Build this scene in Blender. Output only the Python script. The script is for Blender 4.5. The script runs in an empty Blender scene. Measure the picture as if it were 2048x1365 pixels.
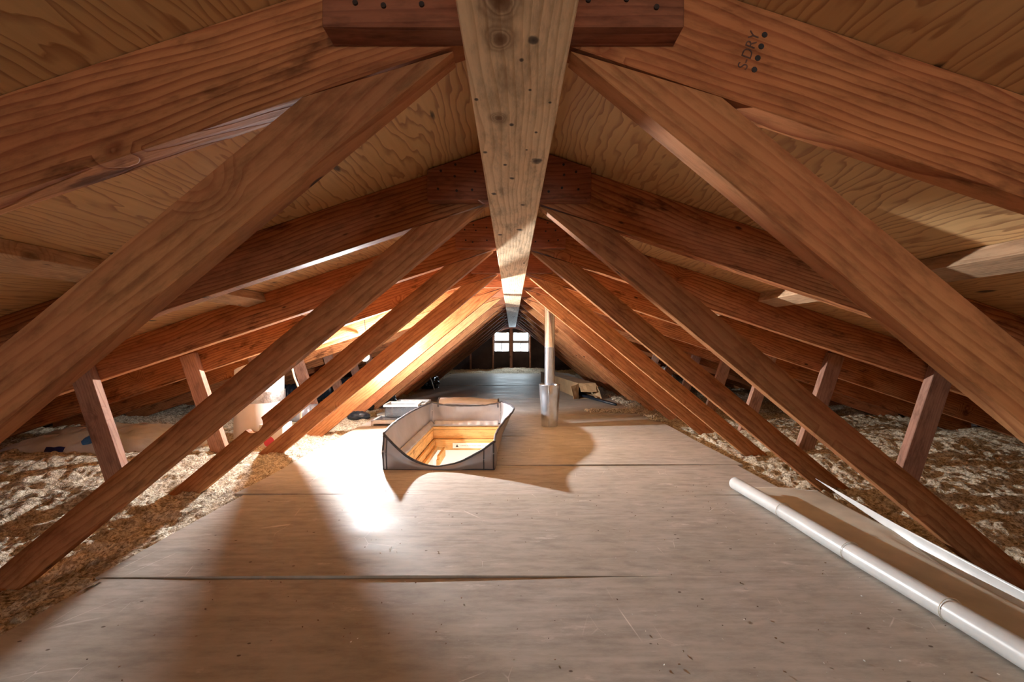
import bpy, bmesh, math, random
import numpy as np
from mathutils import Vector, Matrix, noise as mnoise
random.seed(7)
rng = np.random.default_rng(7)
C = bpy.context.scene.collection
SC = bpy.context.scene
PI = math.pi

# ------------------------------------------------------------------ camera
H = 0.635                                  # lens height above the plywood (floor top is z = 0)
cam_d = bpy.data.cameras.new('camera'); cam = bpy.data.objects.new('camera', cam_d); C.objects.link(cam)
cam_d.sensor_width = 36; cam_d.lens = 831 / 2048 * 36
cam_d.shift_y = 9.5 / 2048
cam_d.clip_start = 0.02
cam.location = (0, 0, H); cam.rotation_euler = (PI / 2, 0, 0)
SC.camera = cam

# ------------------------------------------------------------------ world, light, exposure
w = bpy.data.worlds.new('daylight'); SC.world = w; w.use_nodes = True
bg = w.node_tree.nodes['Background']; bg.inputs['Color'].default_value = (0.80, 0.90, 1.0, 1)
bg.inputs['Strength'].default_value = 30.0
SC.view_settings.view_transform = 'Standard'; SC.view_settings.look = 'None'
SC.view_settings.gamma = 1; SC.view_settings.use_curve_mapping = False
SC.view_settings.exposure = 0.92
cy = SC.cycles
cy.use_denoising = True
cy.max_bounces = 10; cy.diffuse_bounces = 7; cy.glossy_bounces = 4; cy.transmission_bounces = 6
cy.sample_clamp_indirect = 6; cy.caustics_reflective = False; cy.caustics_refractive = False
LAMP = Vector((-1.08, 3.05, H - 0.084))
LAMP_STRENGTH = 6200.0

def portal(name, loc, size, rot):
    l = bpy.data.lights.new(name, 'AREA'); l.shape = 'RECTANGLE'; l.size, l.size_y = size
    l.cycles.is_portal = True
    o = bpy.data.objects.new(name, l); C.objects.link(o); o.location = loc; o.rotation_euler = rot
    return o
YB = 10.6                                   # far gable wall
YF = -3.0                                   # gable wall behind the camera
for sx in (-0.26, 0.23):
    portal('window_portal', (sx, YB + 0.13, H + 0.11), (0.36, 0.52), (-PI / 2, 0, 0))
portal('window_portal', (0, YF - 0.13, 0.57), (0.5, 0.42), (PI / 2, 0, 0))  # sky portal for the added fill window behind the camera
hl = bpy.data.lights.new('hallway_light', 'POINT'); hl.energy = 12; hl.shadow_soft_size = 0.06; hl.color = (1, 0.95, 0.88)
hlo = bpy.data.objects.new('hallway_light', hl); C.objects.link(hlo); hlo.location = (-0.36, 2.35, -0.95)

# warm fill light added out of view near the ridge behind the camera
rl = bpy.data.lights.new('added_ridge_fill', 'POINT'); rl.energy = 9.0; rl.shadow_soft_size = 0.05; rl.color = (1, 0.78, 0.60)
rlo = bpy.data.objects.new('added_ridge_fill', rl); C.objects.link(rlo); rlo.location = (0.17, -1.1, 1.10)

# ------------------------------------------------------------------ helpers
def link(name, me, mat=None, parent=None):
    o = bpy.data.objects.new(name, me); C.objects.link(o)
    if mat is not None:
        me.materials.append(mat)
    if parent: o.parent = parent
    return o
def obj(name, bm, mat=None, parent=None, smooth=False):
    me = bpy.data.meshes.new(name); bmesh.ops.recalc_face_normals(bm, faces=bm.faces[:])
    bm.to_mesh(me); bm.free()
    if smooth:
        for p in me.polygons: p.use_smooth = True
    return link(name, me, mat, parent)
def tag(o, label=None, cat=None, group=None, kind=None):
    if label: o['label'] = label
    if cat: o['category'] = cat
    if group: o['group'] = group
    if kind: o['kind'] = kind
    return o
def empty(name, loc, label, cat, group=None, rz=0):
    o = bpy.data.objects.new(name, None); C.objects.link(o); o.location = loc; o.rotation_euler = (0, 0, rz)
    o.empty_display_size = 0.05
    return tag(o, label, cat, group)
def box(bm, x0, x1, y0, y1, z0, z1, M=None):
    vs = [bm.verts.new((x, y, z)) for x in (x0, x1) for y in (y0, y1) for z in (z0, z1)]
    if M: 
        for v in vs: v.co = M @ v.co
    for f in ((0, 1, 3, 2), (4, 6, 7, 5), (0, 4, 5, 1), (2, 3, 7, 6), (0, 2, 6, 4), (1, 5, 7, 3)):
        bm.faces.new([vs[i] for i in f])
    return vs
def bevel(bm, w, seg=1):
    bmesh.ops.bevel(bm, geom=bm.edges[:], offset=w, segments=seg, affect='EDGES', profile=0.5)
def bxobj(name, dims, mat, parent=None, bev=0.0015, loc=None):
    """box whose object origin is its centre"""
    x0, x1, y0, y1, z0, z1 = dims
    c = Vector(((x0 + x1) / 2, (y0 + y1) / 2, (z0 + z1) / 2))
    bm = bmesh.new(); box(bm, x0 - c.x, x1 - c.x, y0 - c.y, y1 - c.y, z0 - c.z, z1 - c.z)
    if bev: bevel(bm, bev)
    o = obj(name, bm, mat, parent); o.location = c
    return o
def prism(name, pts, y0, y1, org, ang, mat, parent=None, bev=0.0015):
    """polygon pts in x-z, extruded along y; the object's local x runs along the grain"""
    ca, sa = math.cos(ang), math.sin(ang)
    L = [((x - org[0]) * ca + (z - org[1]) * sa, -(x - org[0]) * sa + (z - org[1]) * ca) for x, z in pts]
    bm = bmesh.new(); t = (y1 - y0) / 2
    a = [bm.verts.new((x, -t, z)) for x, z in L]; b = [bm.verts.new((x, t, z)) for x, z in L]
    n = len(L)
    bm.faces.new(a); bm.faces.new(b[::-1])
    for i in range(n):
        bm.faces.new((a[i], b[i], b[(i + 1) % n], a[(i + 1) % n]))
    if bev: bevel(bm, bev)
    o = obj(name, bm, mat, parent)
    o.location = (org[0], (y0 + y1) / 2, org[1]); o.rotation_euler = (0, -ang, 0)
    return o
def tube_bm(bm, pts, r, seg=10, cap=True):
    pts = [Vector(p) for p in pts]; rings = []
    rr = r if isinstance(r, (list, tuple)) else [r] * len(pts)
    up = Vector((0, 0, 1))
    for i, p in enumerate(pts):
        d = (pts[min(i + 1, len(pts) - 1)] - pts[max(i - 1, 0)]).normalized()
        u = d.cross(up)
        if u.length < 1e-3: u = d.cross(Vector((0, 1, 0)))
        u.normalize(); v = d.cross(u).normalized()
        rings.append([bm.verts.new(p + (u * math.cos(2 * PI * k / seg) + v * math.sin(2 * PI * k / seg)) * rr[i]) for k in range(seg)])
    for a, b in zip(rings, rings[1:]):
        for k in range(seg):
            bm.faces.new((a[k], a[(k + 1) % seg], b[(k + 1) % seg], b[k]))
    if cap:
        bm.faces.new(rings[0]); bm.faces.new(rings[-1][::-1])
def tube(name, pts, r, mat, parent=None, seg=10, smooth=True):
    bm = bmesh.new(); tube_bm(bm, pts, r, seg); return obj(name, bm, mat, parent, smooth)
def lathe_bm(bm, prof, seg=40, c=(0, 0, 0)):
    rings = [[bm.verts.new((c[0] + r * math.cos(2 * PI * k / seg), c[1] + r * math.sin(2 * PI * k / seg), c[2] + z)) for k in range(seg)] for r, z in prof]
    for a, b in zip(rings, rings[1:]):
        for k in range(seg): bm.faces.new((a[k], a[(k + 1) % seg], b[(k + 1) % seg], b[k]))
def grid_mesh(name, P, mat, parent=None, smooth=True, closed_u=False):
    """P: array nu x nv x 3"""
    nu, nv, _ = P.shape
    i, j = np.meshgrid(np.arange(nu if closed_u else nu - 1), np.arange(nv - 1), indexing='ij')
    i2 = (i + 1) % nu
    F = np.stack([i * nv + j, i2 * nv + j, i2 * nv + j + 1, i * nv + j + 1], -1).reshape(-1, 4)
    me = bpy.data.meshes.new(name)
    me.vertices.add(nu * nv); me.vertices.foreach_set('co', P.reshape(-1).astype(np.float32))
    me.loops.add(F.size); me.loops.foreach_set('vertex_index', F.reshape(-1).astype(np.int32))
    me.polygons.add(len(F)); me.polygons.foreach_set('loop_start', (np.arange(len(F)) * 4).astype(np.int32))
    me.update(calc_edges=True)
    if smooth: me.polygons.foreach_set('use_smooth', [True] * len(F))
    return link(name, me, mat, parent)
def vnoise(x, y, seed=0):
    """smooth value noise, numpy"""
    xi = np.floor(x).astype(np.int64); yi = np.floor(y).astype(np.int64); xf = x - xi; yf = y - yi
    def h(a, b):
        n = (a * 374761393 + b * 668265263 + seed * 1442695041) & 0xffffffff
        n = ((n ^ (n >> 13)) * 1274126177) & 0xffffffff
        return ((n ^ (n >> 16)) & 0xffff) / 65535.0
    u = xf * xf * (3 - 2 * xf); v = yf * yf * (3 - 2 * yf)
    return (h(xi, yi) * (1 - u) + h(xi + 1, yi) * u) * (1 - v) + (h(xi, yi + 1) * (1 - u) + h(xi + 1, yi + 1) * u) * v
def sstep(a, b, x):
    t = np.clip((x - a) / (b - a), 0, 1); return t * t * (3 - 2 * t)

# ------------------------------------------------------------------ materials
class NT:
    def __init__(s, name):
        s.m = bpy.data.materials.new(name); s.m.use_nodes = True
        s.t = s.m.node_tree; s.b = s.t.nodes['Principled BSDF']
    def n(s, typ, **kw):
        o = s.t.nodes.new(typ)
        for k, v in kw.items(): setattr(o, k, v)
        return o
    def l(s, a, b): s.t.links.new(a, b)
    def val(s, sock, v):
        if hasattr(v, 'node'): s.l(v, sock)
        else: sock.default_value = v
    def math(s, op, a, b=0.0, clamp=False):
        o = s.n('ShaderNodeMath', operation=op); o.use_clamp = clamp
        s.val(o.inputs[0], a); s.val(o.inputs[1], b); return o.outputs[0]
    def vm(s, op, a, b=(0, 0, 0)):
        o = s.n('ShaderNodeVectorMath', operation=op); s.val(o.inputs[0], a); s.val(o.inputs[1], b)
        return o.outputs[0]
    def noise(s, vec, scale=5, detail=3, rough=0.5, dist=0.0, col=False):
        o = s.n('ShaderNodeTexNoise'); s.l(vec, o.inputs['Vector']); o.inputs['Scale'].default_value = scale
        o.inputs['Detail'].default_value = detail; o.inputs['Roughness'].default_value = rough; o.inputs['Distortion'].default_value = dist
        return o.outputs[1] if col else o.outputs[0]
    def ramp(s, f, stops):
        o = s.n('ShaderNodeValToRGB'); s.l(f, o.inputs[0]); e = o.color_ramp.elements
        while len(e) < len(stops): e.new(0.5)
        for q, (p, c) in zip(e, stops):
            q.position = p; q.color = (c, c, c, 1) if not isinstance(c, tuple) else (*c, 1)
        return o.outputs[0]
    def mix(s, f, a, b, mode='MIX'):
        o = s.n('ShaderNodeMix', data_type='RGBA', blend_type=mode)
        s.val(o.inputs[0], f)
        for sock, v in ((o.inputs[6], a), (o.inputs[7], b)):
            if hasattr(v, 'node'): s.l(v, sock)
            else: sock.default_value = (*v, 1)
        return o.outputs[2]
    def bump(s, h, strength=0.3, dist=0.002):
        o = s.n('ShaderNodeBump'); o.inputs['Strength'].default_value = strength; o.inputs['Distance'].default_value = dist
        s.l(h, o.inputs['Height']); s.l(o.outputs[0], s.b.inputs['Normal'])
    def coords(s, rnd=True, kind='Object'):
        tc = s.n('ShaderNodeTexCoord').outputs[kind]
        if not rnd: return tc, None
        r = s.n('ShaderNodeObjectInfo').outputs['Random']
        c = s.n('ShaderNodeCombineXYZ')
        s.l(s.math('MULTIPLY', r, 17.3), c.inputs[0]); s.l(s.math('MULTIPLY', r, 5.1), c.inputs[1]); s.l(s.math('MULTIPLY', r, 9.7), c.inputs[2])
        return s.vm('ADD', tc, c.outputs[0]), r

def wood(name, light, dark, axis=0, knots=0.82, ring=26.0, rough=0.55, stain=0.5, contrast=0.8, vary=0.35, red=None, marks=1.0, spots=()):
    """sawn softwood, grain along the object's local x (axis 0) or y (axis 1)"""
    s = NT(name); v0, r = s.coords()
    if axis == 1:
        mp = s.n('ShaderNodeMapping'); mp.inputs['Rotation'].default_value = (0, 0, PI / 2); s.l(v0, mp.inputs[0]); v = mp.outputs[0]
    else: v = v0
    # knots : round cells, only a few of them used
    vo = s.n('ShaderNodeTexVoronoi'); s.l(v, vo.inputs['Vector']); vo.inputs['Scale'].default_value = 5.5
    sep = s.n('ShaderNodeSeparateColor'); s.l(vo.outputs['Color'], sep.inputs[0])
    has = s.math('GREATER_THAN', sep.outputs[0], knots)
    kd = s.math('ADD', vo.outputs['Distance'], s.math('MULTIPLY', s.math('SUBTRACT', s.noise(v, 30, 2), 0.5), 0.06))
    kn = s.math('MULTIPLY', has, s.ramp(kd, [(0.0, 1.0), (0.10, 0.85), (0.14, 0.0)]))
    halo = s.math('MULTIPLY', has, s.ramp(kd, [(0.0, 1.0), (0.34, 0.0)]))
    # growth rings
    warp = s.vm('MULTIPLY', s.vm('SUBTRACT', s.noise(s.vm('MULTIPLY', v, (0.9, 4, 4)), 1.3, 3, 0.5, col=True), (0.5, 0.5, 0.5)), (0.0, 0.11, 0.11))
    wv = s.vm('ADD', s.vm('MULTIPLY', v, (0.05, 1, 1)), warp)
    hm = s.n('ShaderNodeCombineXYZ'); s.l(s.math('MULTIPLY', halo, 0.05), hm.inputs[1]); s.l(s.math('MULTIPLY', halo, 0.05), hm.inputs[2])
    wv = s.vm('ADD', wv, hm.outputs[0])
    wa = s.n('ShaderNodeTexWave', wave_type='RINGS', rings_direction='X', wave_profile='SAW'); s.l(wv, wa.inputs[0])
    wa.inputs['Scale'].default_value = ring; wa.inputs['Distortion'].default_value = 0.6; wa.inputs['Detail'].default_value = 2
    rings = s.ramp(wa.outputs[1], [(0.0, 0.05), (0.55, 0.25), (0.92, 1.0), (1.0, 0.1)])
    fib = s.noise(s.vm('MULTIPLY', v, (5, 160, 160)), 1.0, 3, 0.6)
    f = s.math('ADD', s.math('MULTIPLY', rings, 0.62 * contrast), s.math('MULTIPLY', fib, 0.5), True)
    col = s.mix(f, light, dark)
    big = s.ramp(s.noise(s.vm('MULTIPLY', v, (1.2, 3, 3)), 2.0, 3), [(0.35, 0.0), (0.7, 1.0)])
    if red: col = s.mix(s.math('MULTIPLY', big, 0.6), col, red)
    col = s.mix(halo, col, s.mix(0.5, light, dark)) if False else col
    kcol = tuple(c * 0.42 for c in dark)
    col = s.mix(s.math('MULTIPLY', halo, 0.25), col, dark)
    col = s.mix(s.math('MULTIPLY', kn, 0.75), col, kcol)
    # dark scuffs and stains
    st = s.ramp(s.noise(s.vm('MULTIPLY', v, (7, 20, 20)), 1.0, 4, 0.65), [(0.565, 0.0), (0.70, 1.0)])
    col = s.mix(s.math('MULTIPLY', st, 0.45 * stain), col, tuple(c * 0.25 for c in dark))
    v2 = s.n('ShaderNodeTexVoronoi'); s.l(s.vm('MULTIPLY', v, (9, 22, 22)), v2.inputs[0]); v2.inputs['Scale'].default_value = 1
    sp2 = s.n('ShaderNodeSeparateColor'); s.l(v2.outputs['Color'], sp2.inputs[0])
    mk = s.math('MULTIPLY', s.math('GREATER_THAN', sp2.outputs[1], 0.86), s.ramp(s.math('ADD', v2.outputs['Distance'], s.math('MULTIPLY', fib, 0.16)), [(0.0, 1.0), (0.16, 1.0), (0.22, 0.0)]))
    col = s.mix(s.math('MULTIPLY', mk, 0.85 * marks), col, (0.02, 0.012, 0.01))
    grit = s.ramp(s.noise(s.vm('MULTIPLY', v, (10, 38, 38)), 1.0, 5, 0.7), [(0.30, 0.62), (0.52, 1.0), (0.72, 1.12)])
    col = s.mix(1.0, col, grit, 'MULTIPLY')
    # individual knots and bruises at given places (object x, y)
    if spots:
        tc = s.n('ShaderNodeTexCoord').outputs['Object']
        jit = s.math('MULTIPLY', s.math('SUBTRACT', s.noise(tc, 60, 3), 0.5), 1.0)
        for (px, py, pr, isk) in spots:
            dn = s.n('ShaderNodeVectorMath', operation='DISTANCE'); s.l(s.vm('MULTIPLY', tc, (1, 0.85, 0)), dn.inputs[0]); dn.inputs[1].default_value = (px, py * 0.85, 0)
            d = s.math('ADD', s.math('DIVIDE', dn.outputs['Value'], pr), s.math('MULTIPLY', jit, 0.5 if isk else 1.6))
            if isk:
                col = s.mix(s.ramp(s.math('MULTIPLY', d, 0.5), [(0.0, 0.95), (0.25, 0.75), (0.36, 0.25), (0.42, 0.65), (0.5, 0.3), (0.58, 0.5), (0.7, 0.2), (0.95, 0.0)]), col, (0.13, 0.06, 0.03))
            else:
                col = s.mix(s.ramp(s.math('MULTIPLY', d, 0.5), [(0.0, 0.92), (0.35, 0.8), (0.6, 0.0)]), col, (0.03, 0.025, 0.03))
    # whole-piece variation
    var = s.math('ADD', s.math('MULTIPLY', s.math('SUBTRACT', r, 0.5), vary), 1.0)
    hsv = s.n('ShaderNodeHueSaturation'); s.l(col, hsv.inputs['Color']); s.l(var, hsv.inputs['Value'])
    s.l(hsv.outputs[0], s.b.inputs['Base Color'])
    s.l(s.math('ADD', s.math('MULTIPLY', fib, 0.25), rough - 0.12), s.b.inputs['Roughness'])
    s.b.inputs['Specular IOR Level'].default_value = 0.03
    s.bump(s.math('ADD', s.math('MULTIPLY', fib, 0.6), s.math('MULTIPLY', rings, -0.5)), 0.5, 0.0015)
    return s.m

M = {}
M['rafter'] = wood('rafter_wood', (0.56, 0.25, 0.100), (0.20, 0.060, 0.023), red=(0.35, 0.108, 0.046), stain=1.6, contrast=1.15)
M['web'] = wood('web_wood', (0.58, 0.29, 0.120), (0.27, 0.092, 0.036), red=(0.39, 0.130, 0.060), ring=18, contrast=0.85, stain=0.8, vary=0.3)
M['gusset'] = wood('gusset_wood', (0.40, 0.165, 0.09), (0.18, 0.06, 0.034), red=(0.28, 0.09, 0.05), stain=1.3)
M['beam'] = wood('pale_beam_wood', (0.70, 0.50, 0.30), (0.38, 0.215, 0.105), axis=1, ring=22, knots=0.72, stain=1.3, contrast=0.85, vary=0.1, marks=1.2)
_bs = []
for (px_, py_, pr_, k_) in ((1000, 78, .016, 1), (997, 236, .0115, 1), (1000, 4, .02, 1), (953, 199, .003, 0), (1024, 250, .004, 0), (1067, 80, .006, 0), (1073, 322, .011, 0), (1053, 300, .003, 0), (1024, 357, .006, 0),
                            (988, 388, .007, 0), (971, 305, .005, 0), (1072, 265, .003, 0), (1045, 410, .006, 0), (1043, 120, .003, 0), (1100, 205, .003, 0), (1010, 330, .004, 0), (1040, 460, .010, 0), (1000, 470, .008, 0), (1060, 180, .0025, 0)):
    Yw = 0.394 * 831 / (692 - py_); Xw = (px_ - 1024) * Yw / 831
    _bs.append((Xw - 0.006, Yw - 0.66, pr_, k_))
M['beam'] = wood('pale_knotty_beam_wood', (0.90, 0.70, 0.47), (0.52, 0.32, 0.17), axis=1, ring=24, knots=0.97, stain=0.9, contrast=0.8, vary=0.1, marks=1.0, spots=_bs)
M['strut'] = wood('strut_wood', (0.50, 0.30, 0.21), (0.28, 0.145, 0.10), red=(0.30, 0.14, 0.10), stain=1.0)
M['block'] = wood('block_wood', (0.60, 0.40, 0.24), (0.36, 0.20, 0.11), axis=1, ring=30, stain=1.0)
M['pine'] = wood('pale_pine', (0.72, 0.45, 0.19), (0.52, 0.27, 0.085), knots=0.9, ring=30, stain=0.15, marks=0.2, vary=0.1, contrast=0.6)
M['pineY'] = wood('pale_pine_long', (0.72, 0.45, 0.19), (0.52, 0.27, 0.085), axis=1, knots=0.9, ring=30, stain=0.15, marks=0.2, vary=0.1, contrast=0.6)

def roof_ply():
    s = NT('roof_plywood'); v, _ = s.coords(False)
    warp = s.vm('MULTIPLY', s.vm('SUBTRACT', s.noise(s.vm('MULTIPLY', v, (6, 1.4, 6)), 1.0, 4, 0.55, col=True), (0.5, 0.5, 0.5)), (0.30, 0.0, 0.0))
    wv = s.vm('ADD', s.vm('MULTIPLY', v, (1, 0.02, 0.0)), warp)
    wa = s.n('ShaderNodeTexWave', wave_type='BANDS', bands_direction='X', wave_profile='SAW'); s.l(wv, wa.inputs[0])
    wa.inputs['Scale'].default_value = 13; wa.inputs['Distortion'].default_value = 1.0; wa.inputs['Detail'].default_value = 2
    g = s.ramp(wa.outputs[1], [(0.0, 0.0), (0.6, 0.15), (0.93, 1.0), (1.0, 0.1)])
    fib = s.noise(s.vm('MULTIPLY', v, (90, 5, 90)), 1.0, 3)
    col = s.mix(s.math('ADD', s.math('MULTIPLY', g, 0.6), s.math('MULTIPLY', fib, 0.35), True), (0.78, 0.50, 0.22), (0.26, 0.10, 0.034))
    big = s.ramp(s.noise(v, 1.7, 3), [(0.4, 0.0), (0.65, 1.0)])
    col = s.mix(s.math('MULTIPLY', big, 0.45), col, (0.44, 0.21, 0.075))
    v2 = s.n('ShaderNodeTexVoronoi'); s.l(s.vm('MULTIPLY', v, (16, 5.5, 0)), v2.inputs[0]); v2.inputs['Scale'].default_value = 1
    sp = s.n('ShaderNodeSeparateColor'); s.l(v2.outputs['Color'], sp.inputs[0])
    mk = s.math('MULTIPLY', s.math('GREATER_THAN', sp.outputs[0], 0.66), s.ramp(s.math('ADD', v2.outputs['Distance'], s.math('MULTIPLY', fib, 0.2)), [(0.0, 1.0), (0.2, 1.0), (0.26, 0.0)]))
    col = s.mix(s.math('MULTIPLY', mk, 0.9), col, (0.03, 0.015, 0.008))
    s.l(col, s.b.inputs['Base Color']); s.b.inputs['Roughness'].default_value = 0.5
    s.bump(s.math('ADD', fib, s.math('MULTIPLY', g, -0.6)), 0.4, 0.0015)
    return s.m
M['roof'] = roof_ply()

def floor_ply():
    s = NT('floor_plywood'); v, r = s.coords()
    warp = s.vm('MULTIPLY', s.vm('SUBTRACT', s.noise(s.vm('MULTIPLY', v, (1.5, 5, 0)), 1.0, 4, 0.55, col=True), (0.5, 0.5, 0.5)), (0, 0.35, 0))
    wa = s.n('ShaderNodeTexWave', wave_type='BANDS', bands_direction='Y'); s.l(s.vm('ADD', s.vm('MULTIPLY', v, (0.05, 1, 0)), warp), wa.inputs[0])
    wa.inputs['Scale'].default_value = 9; wa.inputs['Distortion'].default_value = 1.5; wa.inputs['Detail'].default_value = 3
    fib = s.noise(s.vm('MULTIPLY', v, (4, 60, 1)), 1.0, 4, 0.6)
    f = s.math('ADD', s.math('MULTIPLY', wa.outputs[1], 0.13), s.math('MULTIPLY', fib, 0.90), True)
    col = s.mix(f, (0.59, 0.56, 0.51), (0.36, 0.315, 0.265))
    big = s.ramp(s.noise(v, 2.3, 4, 0.6), [(0.38, 0.0), (0.66, 1.0)])
    col = s.mix(s.math('MULTIPLY', big, 0.6), col, (0.40, 0.365, 0.30))
    # grime specks
    v2 = s.n('ShaderNodeTexVoronoi'); s.l(s.vm('MULTIPLY', v, (22, 34, 0)), v2.inputs[0]); v2.inputs['Scale'].default_value = 1
    sp = s.n('ShaderNodeSeparateColor'); s.l(v2.outputs['Color'], sp.inputs[0])
    mk = s.math('MULTIPLY', s.math('GREATER_THAN', sp.outputs[0], 0.9), s.ramp(v2.outputs['Distance'], [(0.0, 1.0), (0.08, 1.0), (0.12, 0.0)]))
    col = s.mix(s.math('MULTIPLY', mk, 0.8), col, (0.08, 0.05, 0.03))
    # pale curved scratches
    sc = s.n('ShaderNodeTexVoronoi', feature='DISTANCE_TO_EDGE')
    s.l(s.vm('ADD', s.vm('MULTIPLY', v, (9, 5.0, 0)), s.vm('MULTIPLY', s.noise(v, 1.5, 1, col=True), (1.2, 1.2, 0))), sc.inputs[0]); sc.inputs['Scale'].default_value = 1
    ln = s.ramp(sc.outputs['Distance'], [(0.0, 1.0), (0.003, 0.8), (0.007, 0.0)])
    msk = s.ramp(s.noise(s.vm('ADD', v, (3, 0, 0)), 4.5, 2), [(0.60, 0.0), (0.68, 1.0)])
    scr = s.math('MULTIPLY', ln, msk)
    col = s.mix(s.math('MULTIPLY', scr, 0.8), col, (0.85, 0.80, 0.74))
    dust = s.ramp(s.noise(s.vm('MULTIPLY', v, (5, 14, 1)), 1.3, 5, 0.7), [(0.62, 0.0), (0.72, 1.0)])
    col = s.mix(1.0, col, s.ramp(s.noise(s.vm('MULTIPLY', v, (9, 26, 1)), 1.0, 5, 0.72), [(0.30, 0.74), (0.55, 1.0), (0.75, 1.1)]), 'MULTIPLY')
    col = s.mix(s.math('MULTIPLY', dust, 0.5), col, (0.78, 0.73, 0.68))
    s.l(col, s.b.inputs['Base Color'])
    s.l(s.ramp(s.noise(s.vm('MULTIPLY', v, (3, 9, 1)), 1.0, 4), [(0.3, 0.46), (0.7, 0.62)]), s.b.inputs['Roughness']); s.b.inputs['Specular IOR Level'].default_value = 0.04
    s.bump(s.math('ADD', s.math('MULTIPLY', fib, 0.5), s.noise(v, 3, 3)), 0.22, 0.004)
    return s.m
M['floor'] = floor_ply()

def insul():
    s = NT('loose_fill_insulation'); v, _ = s.coords(False)
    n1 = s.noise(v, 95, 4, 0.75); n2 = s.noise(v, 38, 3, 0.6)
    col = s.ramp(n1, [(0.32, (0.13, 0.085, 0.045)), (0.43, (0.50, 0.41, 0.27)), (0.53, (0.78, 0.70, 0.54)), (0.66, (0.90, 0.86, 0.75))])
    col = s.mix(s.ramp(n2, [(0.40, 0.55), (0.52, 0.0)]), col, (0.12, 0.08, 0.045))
    s.l(col, s.b.inputs['Base Color']); s.b.inputs['Roughness'].default_value = 0.95
    s.b.inputs['Specular IOR Level'].default_value = 0.1
    s.bump(s.math('ADD', n1, s.math('MULTIPLY', n2, 0.8)), 0.9, 0.012)
    return s.m
M['insul'] = insul()

def simple(name, col, rough=0.5, metal=0.0, nscale=8, namt=0.12, bump=0.0, bscale=40, spec=0.5, trans=0.0, stretch=(1, 1, 1), rnd=False):
    s = NT(name); v, _ = s.coords(rnd); v = s.vm('MULTIPLY', v, stretch)
    n = s.noise(v, nscale, 4, 0.6)
    a = tuple(min(1, c * (1 + namt)) for c in col); b = tuple(c * (1 - 2 * namt) for c in col)
    s.l(s.mix(s.ramp(n, [(0.3, 0.0), (0.7, 1.0)]), a, b), s.b.inputs['Base Color'])
    s.b.inputs['Roughness'].default_value = rough; s.b.inputs['Metallic'].default_value = metal
    s.b.inputs['Specular IOR Level'].default_value = spec
    if trans: s.b.inputs['Transmission Weight'].default_value = trans; s.b.inputs['IOR'].default_value = 1.2
    if bump: s.bump(s.noise(v, bscale, 3), bump, 0.004)
    return s.m
M['felt'] = simple('dark_building_paper', (0.060, 0.040, 0.036), 0.8, nscale=3, namt=0.35, bump=0.3, bscale=12)
M['galv'] = simple('shiny_galvanised_steel', (0.76, 0.81, 0.88), 0.27, 0.92, nscale=14, namt=0.10, bump=0.06, bscale=7)
M['white'] = simple('white_vinyl', (0.60, 0.61, 0.59), 0.30, nscale=9, namt=0.08, bump=0.1, bscale=18)
M['vinyl_back'] = simple('cream_vinyl_back', (0.62, 0.57, 0.46), 0.55, nscale=5, namt=0.14, bump=0.12, bscale=30)
M['foil'] = simple('silver_foil_fabric', (0.36, 0.345, 0.355), 0.38, 0.2, nscale=5, namt=0.10, bump=0.55, bscale=11, stretch=(1, 1, 0.5))
M['binding'] = simple('dark_binding_tape', (0.055, 0.055, 0.065), 0.45, nscale=60, namt=0.2)
M['card'] = simple('brown_cardboard', (0.56, 0.37, 0.19), 0.8, nscale=6, namt=0.1, bump=0.1, bscale=50)
M['black'] = simple('black_plastic', (0.016, 0.018, 0.022), 0.32, nscale=10, namt=0.2, bump=0.6, bscale=20)
M['bluebag'] = simple('dark_blue_plastic', (0.014, 0.024, 0.040), 0.35, nscale=10, namt=0.3, bump=0.8, bscale=24)
M['greyduct'] = simple('grey_duct_jacket', (0.35, 0.37, 0.42), 0.4, 0.3, nscale=10, namt=0.15, bump=0.5, bscale=20)
M['duct'] = simple('white_duct_board', (0.74, 0.71, 0.66), 0.5, nscale=4, namt=0.06, bump=0.05)
M['tape'] = simple('crinkled_foil_tape', (0.60, 0.58, 0.55), 0.32, 0.8, nscale=25, namt=0.25, bump=1.0, bscale=45)
M['paper'] = simple('white_label', (0.82, 0.80, 0.74), 0.6, nscale=20, namt=0.04)
M['drywall'] = simple('white_painted_drywall', (0.84, 0.83, 0.81), 0.7, nscale=3, namt=0.02)
M['ink'] = simple('black_ink', (0.03, 0.022, 0.02), 0.7, nscale=50, namt=0.3)
M['stamp'] = simple('faded_stamp_ink', (0.11, 0.045, 0.03), 0.7, nscale=50, namt=0.4)
M['blue'] = simple('blue_print', (0.04, 0.17, 0.50), 0.4, nscale=12, namt=0.2)
M['navy'] = simple('navy_print', (0.01, 0.02, 0.14), 0.4, nscale=12, namt=0.2)
M['redp'] = simple('red_print', (0.62, 0.05, 0.08), 0.45, nscale=12, namt=0.1)
M['bagwhite'] = simple('white_plastic_bag', (0.66, 0.67, 0.68), 0.35, nscale=7, namt=0.1, bump=1.0, bscale=16)
M['cable'] = simple('cream_cable', (0.72, 0.66, 0.52), 0.4)
M['socket'] = simple('black_socket', (0.02, 0.02, 0.02), 0.4)
M['paintwhite'] = simple('white_paint', (0.70, 0.72, 0.72), 0.4, nscale=20)
M['framewood'] = simple('weathered_window_wood', (0.30, 0.30, 0.30), 0.6, nscale=20, namt=0.3, stretch=(8, 8, 1))
M['nail'] = simple('rusty_nail', (0.05, 0.035, 0.03), 0.5, 0.6, nscale=80)
M['clear'] = simple('clear_plastic', (0.90, 0.92, 0.95), 0.08, trans=0.92, nscale=3, namt=0.02)
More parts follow.
